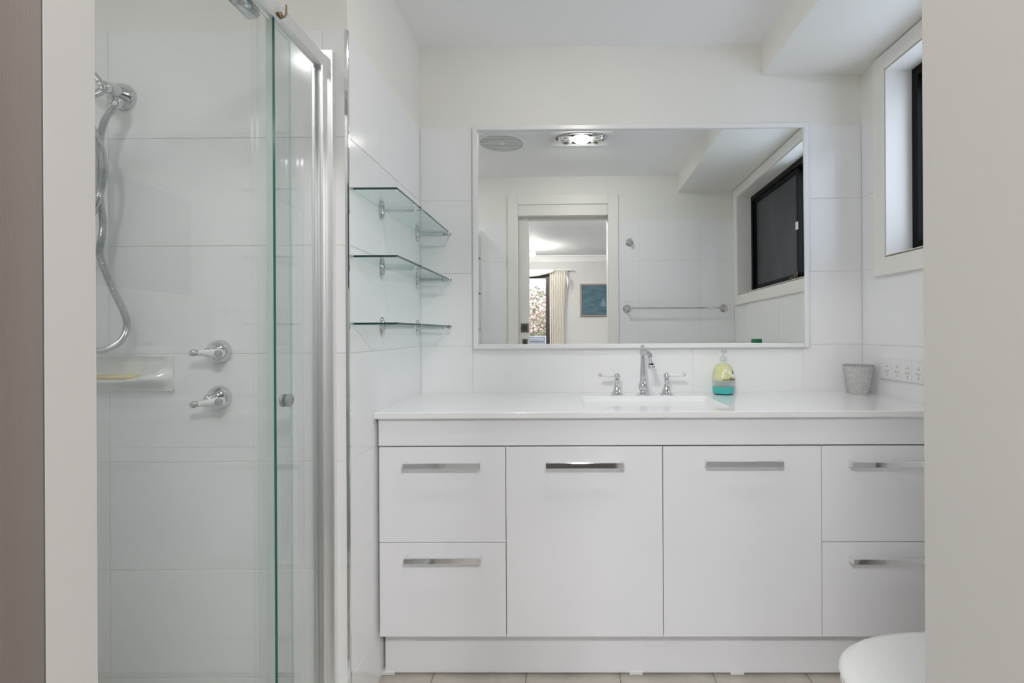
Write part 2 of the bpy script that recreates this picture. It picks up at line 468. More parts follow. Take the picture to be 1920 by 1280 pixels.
for xk in (vx[0] + .010, .218, .545, 1.15):
    MB().box(xk - .022, xk + .022, 1.656, 1.680, 0, .012, .002).build('kick_foot', PLASTIC, kb)
vg = MB().box(.245, .335, 1.657, 1.6605, .095, .140, .001).build('vent_grille', CAB, kb)
for k in range(7):
    x = .253 + k * .0118
    MB().box(x, x + .005, 1.6555, 1.658, .101, .134, .0005).build('vent_slat', CAB, vg)
HL = .120
_h = MB()
_h.box(-HL, HL, -.030, -.024, -.009, .009, .0012); _h.box(-HL, -HL + .007, -.0245, .001, -.009, .009, .001); _h.box(HL - .007, HL, -.0245, .001, -.009, .009, .001)
h_me = _h.mesh('handle', HCHROME)
def front(x0, x1, z0, z1, name, hz, dx=0, hy=0):
    g = .0012
    o = vadd(MB().box(x0 + g, x1 - g, YF, YF + .018, z0 + g, z1 - g, .0009), name, CAB)
    h = link('handle', h_me, o, ((x0 + x1) / 2 + dx, YF, hz))
    h['label'] = 'polished chrome bar handle'
    return o, h
front(vx[0], vx[1], .449, .7515, 'drawer', .697, .004)
front(vx[0], vx[1], .1515, .449, 'drawer', .403, .006)
front(vx[1], vx[2], .1515, .7515, 'door', .6975)
front(vx[2], vx[3], .1515, .7515, 'door', .7005)
front(vx[3], vx[4], .449, .7515, 'drawer', .6975)
front(vx[3], vx[4], .1515, .449, 'drawer', .399)

# ---- bench top with moulded basin
ZB = .8616
BX0, BX1, BY0, BY1 = .050, .535, 1.675, 1.985
def rrect(x0, x1, y0, y1, r, z, n=5):
    out = []
    for cx, cy, a0 in ((x1 - r, y1 - r, 0), (x0 + r, y1 - r, PI / 2), (x0 + r, y0 + r, PI), (x1 - r, y0 + r, 1.5 * PI)):
        for k in range(n + 1):
            a = a0 + PI / 2 * k / n; out.append((cx + r * math.cos(a), cy + r * math.sin(a), z))
    return out
top = thing('stone_countertop', (.3, 1.86, .842), 'glossy white bench top with moulded rectangular basin', 'countertop')
b = MB()
tx0, tx1, ty0, ty1 = XL + .0005, XR - .0005, 1.594, YB - .0005
N = 6
hole = rrect(BX0, BX1, BY0, BY1, .022, ZB)
nh = len(hole)
# top surface as fan between outer rectangle and hole ring: build outer ring with matching count
outer = []
q = nh // 4
for (cx, cy) in ((tx1, ty1), (tx0, ty1), (tx0, ty0), (tx1, ty0)):
    outer += [(cx, cy, ZB)] * q
vs = outer + hole
fs = []
for k in range(nh):
    k2 = (k + 1) % nh
    if outer[k] == outer[k2]: fs.append((k, nh + k2, nh + k)) if False else fs.append((k, nh + k, nh + k2))
    else: fs.append((k, nh + k, nh + k2, k2))
fs = [f[::-1] for f in fs]
b.add(vs, fs)
c = .0025
# rounded front edge, underside, sides
prof = [(ty0 + c, ZB), (ty0 + .0007, ZB - .0007), (ty0, ZB - c), (ty0, .842 + c), (ty0 + .001, .842), (ty1, .842)]
# lower the flat top's front line to meet the rounded edge
for i, v in enumerate(b.v):
    if abs(v[1] - ty0) < 1e-6: b.v[i] = (v[0], ty0 + c, v[2])
pv = [(tx0, y, z) for y, z in prof] + [(tx1, y, z) for y, z in prof]
n = len(prof)
b.add(pv, [(i, i + 1, n + i + 1, n + i) for i in range(n - 1)])
b.add([(tx0, ty0, .842), (tx0, ty1, .842), (tx0, ty1, ZB), (tx0, ty0 + c, ZB)], [(0, 3, 2, 1)])
b.add([(tx1, ty0, .842), (tx1, ty1, .842), (tx1, ty1, ZB), (tx1, ty0 + c, ZB)], [(0, 1, 2, 3)])
o = b.build('slab', STONE, top); o.location = (-.3, -1.86, -.842)
b = MB()
rings = [rrect(BX0, BX1, BY0, BY1, .022, ZB), rrect(BX0 + .002, BX1 - .002, BY0 + .002, BY1 - .002, .022, ZB - .003),
         rrect(BX0 + .020, BX1 - .035, BY0 + .015, BY1 - .03, .03, ZB - .06), rrect(BX0 + .045, BX1 - .075, BY0 + .04, BY1 - .06, .04, ZB - .098),
         rrect(BX0 + .09, BX1 - .11, BY0 + .08, BY1 - .09, .04, ZB - .104)]
nn = len(rings[0])
vs = [p for r in rings for p in r]; fs = []
for i in range(len(rings) - 1):
    for k in range(nn):
        k2 = (k + 1) % nn; fs.append((i * nn + k, (i + 1) * nn + k, (i + 1) * nn + k2, i * nn + k2)[::-1])
fs.append(tuple((len(rings) - 1) * nn + k for k in range(nn)))
b.add(vs, fs)
ba = b.build('basin', STONE, top, 40); ba.location = (-.3, -1.86, -.842)
MB().lathe([(.022, 0), (.022, .002), (.016, .003), (.014, .001), (.001, .001)], (.29, 1.83, ZB - .104), n=20).build('waste', CHROME, ba, 40)

# ---- taps and spout
YT = 2.035
def basin_tap(x, side, label):
    t = thing('basin_tap', (x, YT, ZB), label, 'tap', 'basin taps')
    MB().lathe([(.026, -.0005), (.0265, .003), (.022, .006), (.017, .012), (.0135, .025), (.0105, .038), (.0075, .042), (.0075, .048), (.0095, .052), (.009, .062)], n=24).build('base', CHROME, t, 40)
    MB().ball((0, 0, .073), .0125).build('hub', CHROME, t, 60)
    lv = MB().lathe([(.0045, .010), (.007, .013), (.0075, .020), (.0070, .05), (.0066, .064)], (0, 0, .077), (side, -.12, .02), n=16).build('lever', PORC, t, 40)
    MB().lathe([(.0067, .0635), (.0078, .065), (.0078, .070), (.004, .0745), (.001, .075)], (0, 0, .077), (side, -.12, .02), n=16).build('lever_tip', CHROME, lv, 40)
    return t
basin_tap(.1975, -1, 'chrome basin tap with white lever pointing towards the glass shelves')
basin_tap(.394, 1, 'chrome basin tap with white lever pointing towards the soap bottle')
t = thing('basin_spout', (.300, YT, ZB), 'tall ornate chrome spout between the two basin taps', 'tap')
MB().lathe([(.026, -.0005), (.0265, .003), (.020, .006), (.014, .010), (.012, .014), (.017, .022), (.0185, .032), (.016, .044), (.0115, .052), (.0125, .056), (.0125, .062), (.011, .065), (.0120, .068),
            (.0115, .09), (.0095, .12), (.0085, .150), (.010, .158)], n=24).build('column', CHROME, t, 40)
b = MB(); b.ball((0, 0, .168), .0135); b.lathe([(.006, .178), (.007, .182), (.005, .184)], n=16); b.ball((0, 0, .189), .0085)
b.build('finial', CHROME, t, 60)
ph = spline([(0, 0, .168), (.009, -.028, .170), (.015, -.056, .163), (.019, -.080, .146), (.0205, -.088, .126)], 6)
b = MB(); b.tube(ph, [.0085 + .0025 * i / len(ph) for i in range(len(ph))], 14); b.lathe([(.011, 0), (.0135, .003), (.0135, .012), (.010, .015)], (.0205, -.088, .110), n=18)
b.build('swan_neck', CHROME, t, 50)

# ---- soap bottle
BOT = glassy('bottle_plastic', (.97, .985, .98), .02, .7)
sb = thing('soap_bottle', (.619, 2.035, ZB), 'clear domed pump soap bottle with yellow flower print and teal liquid', 'bottle')
pf = [(.034, 0), (.040, .003), (.0425, .012), (.043, .035), (.0435, .060), (.0425, .075), (.039, .092), (.032, .108), (.022, .119), (.012, .124), (.0105, .128), (.0105, .136)]
MB().lathe(pf, n=32).build('bottle', BOT, sb, 50)
LIQ = mat('teal_liquid', (.06, .52, .50), .1, spec=.3)
MB().lathe([(.032, .002), (.039, .005), (.0410, .014), (.0418, .030)], n=32).build('liquid', LIQ, sb, 50)
PRINT = noisy(mat('flower_print', (.72, .70, .30), .4), (.80, .74, .33), (.70, .74, .47), 45, 3)
lab = MB().lathe([(.0425, .056), (.0429, .062), (.0418, .075), (.0383, .092), (.0313, .108), (.0215, .118), (.012, .1225)], n=32).build('print_sleeve', PRINT, sb, 50)
STEMC = mat('brown_stem', (.07, .045, .03), .5)
PALE = mat('pale_petal', (.80, .84, .70), .5)
random.seed(3)
def on_sleeve(a, h):
    pr = [(.056, .0434), (.062, .0436), (.075, .0426), (.092, .0391), (.108, .0322), (.118, .0222)]
    for (h0, r0), (h1, r1) in zip(pr, pr[1:]):
        if h <= h1: r = r0 + (r1 - r0) * (h - h0) / (h1 - h0); break
    else: r = .021
    return Vector((r * math.cos(a), r * math.sin(a), h))
for (a_list) in ([(-1.95, .058), (-1.75, .062), (-1.6, .059), (-1.45, .064)], [(-1.4, .060), (-1.1, .068), (-.85, .082), (-.75, .094)], [(-1.2, .058), (-.95, .062), (-.75, .058), (-.6, .064)]):
    pts = spline([on_sleeve(*q) for q in a_list], 5)
    MB().tube(pts, .0016, 6).build('stem_print', STEMC, lab, 50)
for a, h in ((-1.2, .088), (-1.65, .095), (-1.0, .075), (-1.9, .074)):
    p = on_sleeve(a, h); MB().ball((p.x, p.y, p.z), .008, 10, sc=(.9, .35, 1.2)).build('petal_print', PALE, lab, 60)
b = MB(); b.lathe([(.013, .132), (.0135, .146), (.008, .150), (.004, .152), (.004, .166)], n=20)
b.box(-.006, .006, -.032, .010, .166, .174, .003)
b.build('pump', glassy('pump_plastic', (.97, .98, .98), .1, .4, milk=.12), sb, 40)

# ---- speckled tumbler
cup = thing('tumbler', (1.143, 2.018, ZB), 'speckled grey stone tumbler tapering to its base on the bench', 'cup')
CON = noisy(mat('speckled_stone', (.45, .45, .45), .6), (.40, .40, .40), (.70, .70, .69), 260, 4, .5, 260, lo=.3, hi=.7)
MB().lathe([(.0335, 0), (.0345, .002), (.055, .112), (.0555, .1135), (.0545, .1150), (.0525, .1150), (.0515, .113), (.0325, .012), (.001, .010)], n=40).build('body', CON, cup, 40)
MB().lathe([(.0552, .1105), (.0562, .112), (.0560, .1148), (.053, .1158), (.0515, .114)], n=40).build('rim', noisy(mat('rim_stone', (.36, .36, .36), .5), (.28, .28, .28), (.45, .45, .45), 200), cup, 40)

# ---- power outlet
po = thing('power_outlet', (XR, 1.843, .9655), 'white four gang power outlet on the tiled wall beside the tumbler', 'outlet')
MB().box(-.009, 0, -.133, .133, -.039, .039, .003).build('plate', PLASTIC, po)
for k in range(4):
    yc = .088 - k * .0575
    fc = MB().box(-.0105, -.0085, yc - .022, yc + .022, -.034, .034, .0008).build('socket', PLASTIC, po)
    MB().box(-.0130, -.0100, yc - .0055, yc + .0055, .012, .022, .001).build('switch', PLASTIC, fc)
    MB().box(-.0107, -.0103, yc - .0065, yc + .0065, .0095, .0112).build('switch_gap', DARKSLOT, fc)
    for sy, ang in ((-.0065, .5), (.0065, -.5)):
        s_ = MB().box(-.0109, -.0100, -.0011, .0011, -.0045, .0045).build('slot', DARKSLOT, fc, None, (0, yc + sy, -.006)); s_.rotation_euler = (ang, 0, 0)
    MB().box(-.0109, -.0100, yc - .0011, yc + .0011, -.024, -.015).build('slot', DARKSLOT, fc)

# ---- mirror
mx0, mx1, mz0, mz1 = -.383, .9845, 1.044, 1.957
mi = thing('wall_mirror', ((mx0 + mx1) / 2, YB, mz0), 'wide rectangular wall mirror in a thin white frame', 'mirror')
W2, H, fw = (mx1 - mx0) / 2, mz1 - mz0, .019
MIRROR_YAW, MIRROR_TILT = -.0069, -.0058      # hangs a touch out of true
gl = MB().box(-W2 + .004, W2 - .004, -.002, .002, -H / 2 + .004, H / 2 - .004).build('mirror_glass', MIRROR, mi, None, (0, -.0125, H / 2))
gl.rotation_euler = (MIRROR_TILT, 0, MIRROR_YAW)
for (x0, x1, z0, z1) in ((-W2, -W2 + fw, 0, H), (W2 - fw, W2, 0, H), (-W2 + fw, W2 - fw, H - fw, H), (-W2 + fw, W2 - fw, 0, fw)):
    MB().box(x0, x1, -.022, 0, z0, z1, .002).build('frame_bar', FRAMEW, mi)

# ---- glass shelves
SH_Y0, SH_Y1, SH_X1 = 1.4335, 2.104, -.4755
def glass_shelf(z, label):
    t = thing('glass_shelf', (XL, (SH_Y0 + SH_Y1) / 2, z), label, 'shelf', 'glass shelves on the alcove wall')
    L = (SH_Y1 - SH_Y0) / 2; D = SH_X1 - XL
    b = MB(); x0, x1, y0, y1, z0, z1 = .0008, D, -L, L, -.003, .003
    vs = [(x, y, zz) for zz in (z0, z1) for y in (y0, y1) for x in (x0, x1)]
    b.add(vs, [(0, 2, 3, 1), (4, 5, 7, 6)], 0); b.add(vs, [(0, 1, 5, 4), (2, 6, 7, 3), (1, 3, 7, 5)], 1); b.add(vs, [(0, 4, 6, 2)], 0)
    b.build('glass_panel', [SHELFG, SHELFE], t)
    ym_ = (SH_Y0 + SH_Y1) / 2
    for yb in (1.661, 2.057):
        y = yb - ym_
        br = MB().lathe([(.0150, -.0005), (.0155, .004), (.0130, .009), (.006, .012)], (0, y, -.006), (1, 0, 0), n=20)
        # oval plate: stretch vertically
        br.v = [(vx_, vy_, -.006 + (vz_ + .006) * 2.1) for vx_, vy_, vz_ in br.v]
        p = br.build('bracket', CHROME, t, 45)
        bb = MB(); bb.lathe([(.0050, .003), (.0065, .008), (.0055, .016), (.0050, .098), (.0052, .101), (.0052, .106), (.002, .109)], (0, y, -.0085), (1, 0, 0), n=14)
        bb.build('support_arm', CHROME, p, 45)
        bb = MB(); bb.lathe([(.0028, .0), (.0028, .020)], (D - .012, y, -.0075), (1, 0, 0), n=10); bb.box(D, D + .003, y - .003, y + .003, -.010, .005, .0008)
        bb.build('end_clip', CHROME, p)
    b = MB(); b.lathe([(.004, 0), (.004, .006), (.002, .008)], (0, -L - .004, 0), (1, 0, 0), n=12); b.build('end_stop', CHROME, t, 45)
    return t
glass_shelf(1.517, 'topmost of three clear glass shelves on chrome brackets')
glass_shelf(1.327, 'middle one of three clear glass shelves on chrome brackets')
glass_shelf(1.1375, 'lowest of three clear glass shelves on chrome brackets')

# ================================================================== SHOWER
scr = thing('shower_screen', (-.68, .9, 0), 'clear glass shower screen with sliding door, chrome top rail and wall channel', 'shower screen')
def sadd(mb, name, m, parent=scr, smooth=None):
    o = mb.build(name, m, parent, smooth)
    if parent is scr: o.location = (.68, -.9, 0)
    return o
def pane(x0, x1, y0, y1, z0, z1, name, edge):
    b = MB(); vs = [(x, y, z) for z in (z0, z1) for y in (y0, y1) for x in (x0, x1)]
    b.add(vs, [(0, 4, 6, 2), (1, 3, 7, 5)], 0); b.add(vs, [(0, 2, 3, 1), (4, 5, 7, 6), (0, 1, 5, 4), (2, 6, 7, 3)], 1)
    return sadd(b, name, [SHGLASS, edge])
fp = pane(-.678, -.672, 1.1765, YS - .012, .055, 1.868, 'fixed_panel', SHEDGE)
sp = pane(-.700, -.694, .43, 1.286, .055, 1.847, 'sliding_panel', SOFTEDGE)
MB().box(-.6935, -.678, 1.178, 1.1805, .055, 1.84).build('seal_fin', SEAL, fp)
# rail
b = MB()
b.box(-.688, -.664, YD + .003, YS - .001, 1.838, 1.884, .006)
sadd(b, 'top_rail', SATIN, smooth=25)
b = MB()
b.box(-.690, -.640, YS - .020, YS - .0002, .02, 1.888, .002); b.box(-.668, -.660, YS - .034, YS - .020, .02, 1.84, .002); b.box(-.690, -.682, YS - .034, YS - .020, .02, 1.84, .002)
sadd(b, 'wall_channel', SATIN)
sadd(MB().box(-.712, -.655, YD + .0002, YD + .025, .02, 1.888, .002), 'end_post', SATIN)
sadd(MB().box(-.712, -.655, YD + .025, YS - .034, .018, .056, .003), 'bottom_rail', SATIN)
# roller carriage
car = sadd(MB().box(-.735, -.701, 1.105, 1.178, 1.832, 1.915, .009), 'roller_carriage', CHROME, smooth=50)
MB().box(-.7365, -.7345, 1.10, 1.183, 1.838, 1.91, .0005).build('carriage_cap', SATIN, car)
b = MB(); b.lathe([(.004, 0), (.0075, .002), (.0075, .007), (.004, .009)], (-.664, 1.178, 1.846), (1, 0, 0), n=16)
b.tube([(-.658, 1.180, 1.846), (-.654, 1.186, 1.847), (-.652, 1.190, 1.856), (-.652, 1.190, 1.878)], .002, 8)
b.build('roller_hook', BRASS, car, 50)
b = MB()
b.lathe([(.015, .0), (.0165, .002), (.0165, .006), (.014, .008)], (-.694, 1.264, .945), (1, 0, 0), n=24)
b.lathe([(.015, .0), (.0165, .002), (.0165, .006), (.014, .008)], (-.700, 1.264, .945), (-1, 0, 0), n=24)
b.build('knob', mat('knob_grey', (.42, .44, .44), .25, .6), sp, 40)

def shower_tap(z, tilt, label):
    t = thing('shower_tap', (-.964, YS, z), label, 'tap', 'shower taps')
    MB().lathe([(.0325, 0), (.0335, .003), (.0325, .010), (.029, .020), (.022, .031), (.014, .040), (.0125, .052)], (0, 0, 0), (0, -1, 0), n=28).build('flange', CHROME, t, 40)
    ax = Vector((-1, -.02, tilt)).normalized()
    MB().ball((.002, -.049, 0), .0135, 18).build('hub', CHROME, t, 60)
    p0 = Vector((.046, -.062, -.003)) - ax * 0
    lv = MB().lathe([(.008, -.004), (.0115, .004), (.0115, .014), (.0095, .040), (.0070, .060)], p0, ax, n=20).build('lever', PORC, t, 40)
    MB().lathe([(.0072, .0595), (.0085, .062), (.006, .065), (.0092, .069), (.0102, .075), (.0075, .082), (.001, .085)], p0, ax, n=18).build('lever_tip', CHROME, lv, 40)
    MB().lathe([(.010, -.001), (.010, .0035), (.006, .005)], p0 + Vector((0, -.012, 0)), (.25, -1, 0), n=18).build('index_button', CHROME, lv, 40)
    return t
shower_tap(1.062, 0.02, 'upper chrome shower tap with white lever, above its twin')
shower_tap(.935, -.12, 'lower chrome shower tap with white lever, below its twin')

hs = thing('hand_shower', (-1.233, YS, 1.77), 'chrome hand shower on wall bracket with twisting metal hose', 'shower')
MB().lathe([(.038, 0), (.0385, .004), (.036, .010), (.030, .022), (.022, .034), (.016, .044)], (0, 0, 0), (0, -1, 0), n=32).build('wall_flange', CHROME, hs, 40)
b = MB(); b.tube([(.004, -.026, .002), (.008, -.050, .002), (.014, -.066, -.004)], [.020, .017, .014], 16); b.ball((.017, -.075, -.008), .0165, 16)
sw = b.build('swivel', CHROME, hs, 50)
b = MB(); b.lathe([(.005, -.018), (.0075, -.016), (.0075, .016), (.005, .018)], (.016, -.080, -.008), (.2, -1, .1), n=14); b.build('pivot_screw', CHROME, sw, 40)
b = MB(); b.lathe([(.012, 0), (.0135, .003), (.0135, .020), (.011, .024)], (.022, -.040, -.026), (-.30, -.25, -.80), n=16); b.build('hose_nut', CHROME, hs, 40)
b = MB()
hp = spline([(.022, -.086, -.020), (.012, -.090, .006), (-.02, -.105, .045), (-.065, -.125, .09), (-.10, -.14, .125)], 6)
b.tube(hp, [.0075 + .005 * i / len(hp) for i in range(len(hp))], 14)
hd = b.build('handset', CHROME, hs, 50)
MB().lathe([(.010, -.02), (.022, -.006), (.040, .006), (.044, .014), (.042, .018), (.001, .018)], (-.11, -.145, .13), (-.25, -.75, -.6), n=28).build('spray_head', CHROME, hd, 40)
# hose, ribbed
hpts = [(.016, -.046, -.046), (-.0014, -.055, -.0845), (-.0117, -.055, -.120), (-.0222, -.05, -.161), (-.0253, -.05, -.204), (-.0256, -.05, -.2615), (-.0218, -.045, -.318), (-.0176, -.045, -.361), (-.0267, -.04, -.403),
        (-.0313, -.04, -.439), (-.0144, -.038, -.497), (.0045, -.035, -.547), (.0247, -.03, -.598), (.0333, -.03, -.637), (.0185, -.03, -.675), (-.0153, -.03, -.6966), (-.0501, -.032, -.7036), (-.1057, -.035, -.689),
        (-.1325, -.04, -.605), (-.1118, -.05, -.476), (-.0513, -.06, -.378), (-.0104, -.065, -.294), (.0021, -.066, -.252), (.0051, -.066, -.217), (0, -.068, -.168), (-.0104, -.075, -.128), (-.022, -.085, -.083), (-.010, -.092, -.045), (.020, -.0865, -.022)]
P = spline(hpts, 26)
b = MB(); b.tube(P, [.0078 + (.0009 if i % 2 else -.0004) for i in range(len(P))], 10)
b.build('hose', STEELHOSE, hs, 50)

# soap dish: ceramic block with scooped hollow
sd = thing('soap_dish', (-1.235, YS, 1.003), 'white ceramic wall soap dish with scooped tray under the shower hose', 'soap dish')
b = MB()
x0, x1, z0, z1 = -.143, .143, -.050, .047
nx, nz = 28, 18
grid = []
for j in range(nz + 1):
    row = []
    for i in range(nx + 1):
        u = -1 + 2 * i / nx; v = j / nz
        x = x0 + (x1 - x0) * i / nx; z = z0 + (z1 - z0) * v
        # belly out towards the tray lip
        lip = .040 * (1 - abs(u) ** 4) * math.exp(-((v - .36) / .20) ** 2)
        y = -.008 - lip
        # hollow above the curved lip line
        lipv = .36 + .38 * abs(u / .86) ** 4
        if v > lipv and abs(u) < .86 and v < .98:
            d = min(1, (v - lipv) / .06) * min(1, (.98 - v) / .08) * min(1, (.86 - abs(u)) / .06)
            y = y * (1 - d) + .022 * d * 0 - .0015 * d
        row.append((x, y, z))
    grid.append(row)
vs = [p for r in grid for p in r]; W_ = nx + 1
fs = [(j * W_ + i, j * W_ + i + 1, (j + 1) * W_ + i + 1, (j + 1) * W_ + i) for j in range(nz) for i in range(nx)]
b.add(vs, fs)
# sides back to the wall
ring = [grid[0][i] for i in range(nx + 1)] + [grid[j][nx] for j in range(1, nz + 1)] + [grid[nz][i] for i in range(nx - 1, -1, -1)] + [grid[j][0] for j in range(nz - 1, 0, -1)]
rb = [(p[0], 0, p[2]) for p in ring]; n = len(ring)
b.add(ring + rb, [(k, n + k, n + (k + 1) % n, (k + 1) % n) for k in range(n)])
o = b.build('dish', PORC, sd, 55)
tr = []
for i in range(21):
    u = -1 + 2 * i / 20; tr.append(u)
b = MB()
tv = [(.118 * u, -.001, -.016 + .03 * abs(u) ** 4) for u in tr] + [(.118 * u, -.001 - .046 * (1 - abs(u) ** 4), -.016 + .03 * abs(u) ** 4) for u in tr]
tv += [(p[0], p[1], p[2] - .006) for p in tv]
n = 21
b.add(tv, [(i, i + 1, n + i + 1, n + i)[::-1] for i in range(n - 1)] + [(2 * n + i, 2 * n + i + 1, 3 * n + i + 1, 3 * n + i) for i in range(n - 1)] + [(n + i, n + i + 1, 3 * n + i + 1, 3 * n + i)[::-1] for i in range(n - 1)])
b.build('tray', PORC, sd, 40)
soap = tag(MB().box(-.058, .058, -.016, .016, 0, .013, .005).build('soap_bar', noisy(mat('yellow_soap', (.72, .62, .34), .5), (.70, .60, .33), (.76, .67, .40), 30), None, 60, (-1.235, YS - .021, .9865)), 'thin worn yellow bar of soap lying in the ceramic dish', 'soap')

# ================================================================== CEILING FITTINGS
hl = thing('ceiling_heater', (.078, 1.165, ZC), 'white ceiling heat lamp unit with lit centre bulb', 'light')
b = MB()
pts = []
for zz, gx in ((0, 0), (-.012, 0), (-.018, .006)):
    pts.append(rrect(-.19 + gx, .19 - gx, -.13 + gx, .13 - gx, .03, zz))
b.loft(pts[::-1]); b.build('housing', PLASTIC, hl, 30)
MB().lathe([(.078, -.0175), (.082, -.0215), (.074, -.022), (.066, -.018)], n=40, sx=1.85).build('reflector_rim', CHROME, hl, 40)
HG = mat('heat_globe_glass', (.82, .82, .82), .12, .9)
for sx_ in (-1, 1):
    MB().lathe([(.045, -.017), (.046, -.024), (.040, -.040), (.026, -.050), (.001, -.053)], (sx_ * .094, 0, 0), n=24).build('heat_globe', HG, hl, 50)
MB().lathe([(.050, -.017), (.052, -.022), (.047, -.034), (.032, -.043), (.001, -.047)], n=28).build('bulb', BULB, hl, 60)

dl = thing('shower_fill_light', (-1.12, .62, ZC), 'added out-of-view fill light in the ceiling over the shower', 'light')  # unseen fitting added to brighten the shower tiles
MB().lathe([(.068, 0), (.068, -.004), (.058, -.007), (.052, -.004)], n=32).build('trim_ring', PLASTIC, dl, 40)
MB().lathe([(.055, -.002), (.055, -.0045), (.001, -.0050)], n=32).build('lens', SHFILL, dl, 40)

ev = thing('exhaust_vent', (-.408, 1.085, ZC), 'round white ceiling exhaust fan grille beside the heat lamp', 'vent')
MB().lathe([(.146, 0), (.146, -.006), (.138, -.014), (.132, -.014), (.132, -.002)], n=56).build('rim', PLASTIC, ev, 40)
MB().lathe([(.133, 0), (.133, -.002)], n=56).build('backing', mat('vent_dark', (.07, .07, .07), .8), ev)
SL = mat('vent_slat', (.80, .80, .79), .4)
for k in range(-5, 6):
    yy = k * .0235; hw = math.sqrt(.131 ** 2 - yy * yy)
    MB().box(-hw, hw, yy - .0062, yy + .0062, -.012, -.006).build('slat', SL, ev)
MB().box(-.014, .014, -.024, .024, -.0145, -.006, .001).build('badge', PLASTIC, ev)

# ================================================================== DOORWAY WALL FITTINGS
tr_ = thing('towel_rail', (.775, YD, 1.302), 'slim chrome towel rail on the tiled wall by the doorway', 'towel rail')
for sx_ in (-.355, .355):
    m_ = MB().lathe([(.029, 0), (.030, .003), (.026, .009), (.014, .016), (.009, .022), (.009, .055), (.011, .060), (.009, .066)], (sx_, 0, 0), (0, 1, 0), n=24).build('mount', CHROME, tr_, 40)
MB().tube([(-.36, .058, 0), (.36, .058, 0)], .0065, 14).build('bar', CHROME, tr_, 50)
rh = thing('robe_hook', (.442, YD, 1.792), 'round chrome robe hook above the towel rail', 'hook')
MB().lathe([(.028, 0), (.029, .003), (.025, .009), (.013, .016), (.009, .022)], (0, 0, 0), (0, 1, 0), n=24).build('mount', CHROME, rh, 40)
b = MB(); b.tube(spline([(0, .02, 0), (0, .040, -.012), (0, .055, -.008), (0, .062, .012)], 5), .006, 12); b.ball((0, .062, .014), .009)
b.build('hook', CHROME, rh, 50)

# ================================================================== TOILET
to = thing('toilet', (1.194, 1.0, 0), 'white toilet with closed lid standing against the window wall', 'toilet')
def dshape(xf, xb, hw, z, n=20, pw=2.35):
    """rounded front (towards -x) at xf, straight back at xb"""
    L = min(abs(xb - xf) * .62, .30); out = []
    for k in range(n + 1):
        a = -PI / 2 + PI * k / n
        cx, sy = math.cos(a), math.sin(a)
        out.append((xf + L - L * abs(cx) ** (2 / pw), hw * (abs(sy) ** (2 / pw)) * (1 if sy > 0 else -1), z))
    out.append((xb, hw, z)); out.append((xb, -hw, z))
    return out[::-1]
b = MB()
b.loft([dshape(-.40, -.12, .115, 0.0), dshape(-.40, -.10, .118, .03), dshape(-.39, -.06, .115, .14), dshape(-.50, -.03, .145, .26), dshape(-.605, -.03, .175, .35), dshape(-.632, -.03, .180, .385)])
b.build('bowl', PORC, to, 50)
b = MB(); b.loft([dshape(-.640, -.17, .182, .386), dshape(-.643, -.17, .185, .392), dshape(-.640, -.17, .183, .402)])
b.build('seat', PLASTIC, to, 40)
b = MB(); b.loft([dshape(-.640, -.175, .182, .4025), dshape(-.645, -.175, .187, .407), dshape(-.645, -.175, .187, .412), dshape(-.638, -.175, .181, .419), dshape(-.618, -.178, .166, .4235), dshape(-.52, -.19, .10, .426)])
b.build('lid', PLASTIC, to, 60)
ci = MB().box(-.180, -.004, -.19, .19, .36, .835, .012).build('cistern', PORC, to, 60)
MB().box(-.188, .006, -.198, .198, .835, .868, .010).build('cistern_lid', PORC, ci, 60)
MB().lathe([(.026, .868), (.026, .874), (.022, .876)], (-.09, 0, 0), n=24).build('flush_button', CHROME, ci, 40)
fr = thing('air_freshener', (1.115, 1.115, .868), 'air freshener can with green cap standing on the toilet cistern', 'spray can')
MB().lathe([(.030, 0), (.031, .003), (.031, .150), (.027, .158)], n=28).build('can', mat('can_white', (.75, .78, .76), .3, .2), fr, 40)
MB().lathe([(.031, .152), (.0315, .154), (.031, .205), (.028, .2085)], n=28).build('cap', mat('green_cap', (.012, .17, .07), .35), fr, 40)

# ================================================================== BEDROOM (seen in the mirror)
BX0_, BX1_, BYF, BZC = -2.3, 1.9, -4.6, 2.50
struct('floor_bedroom', MB().box(BX0_, BX1_, BYF, YO, -.08, -.004).build('floor_bedroom', CARPET), 'dark carpet on the bedroom floor')
struct('ceiling_bedroom', MB().box(BX0_, BX1_, BYF, YO, BZC, BZC + .06).build('ceiling_bedroom', CEILM), 'white bedroom ceiling')
BW = noisy(mat('bedroom_paint', (.66, .655, .645), .7, spec=.2), (.65, .645, .635), (.67, .665, .655), 2, 2)
# bathroom wall continues as bedroom wall
b = MB(); b.box(BX0_, XS - TT, YO, YO + .12, 0, BZC + .06); b.box(XR + TT, BX1_, YO, YO + .12, 0, BZC + .06); b.box(XS - TT, XR + TT, YO, YO + .06, ZC + .05, BZC + .06)
struct('wall_bedroom_near', b.build('wall_bedroom_near', BW), 'bedroom side of the doorway wall')
struct('wall_bedroom_left', MB().box(BX0_ - .1, BX0_, BYF - .1, YO + .12, 0, BZC + .06).build('wall_bedroom_left', BW), 'plain grey white bedroom side wall beside the glass door')
struct('wall_bedroom_right', MB().box(BX1_, BX1_ + .1, BYF - .1, YO + .12, 0, BZC + .06).build('wall_bedroom_right', BW), 'plain grey white bedroom side wall beside the painting')
GX0, GX1, GZ = -2.1, -.315, 2.21
b = MB(); b.box(BX0_, GX0, BYF - .1, BYF, 0, BZC + .06); b.box(GX1, BX1_, BYF - .1, BYF, 0, BZC + .06); b.box(GX0, GX1, BYF - .1, BYF, GZ, BZC + .06)
struct('wall_bedroom_far', b.build('wall_bedroom_far', BW), 'bedroom wall with glass door, curtain and painting')
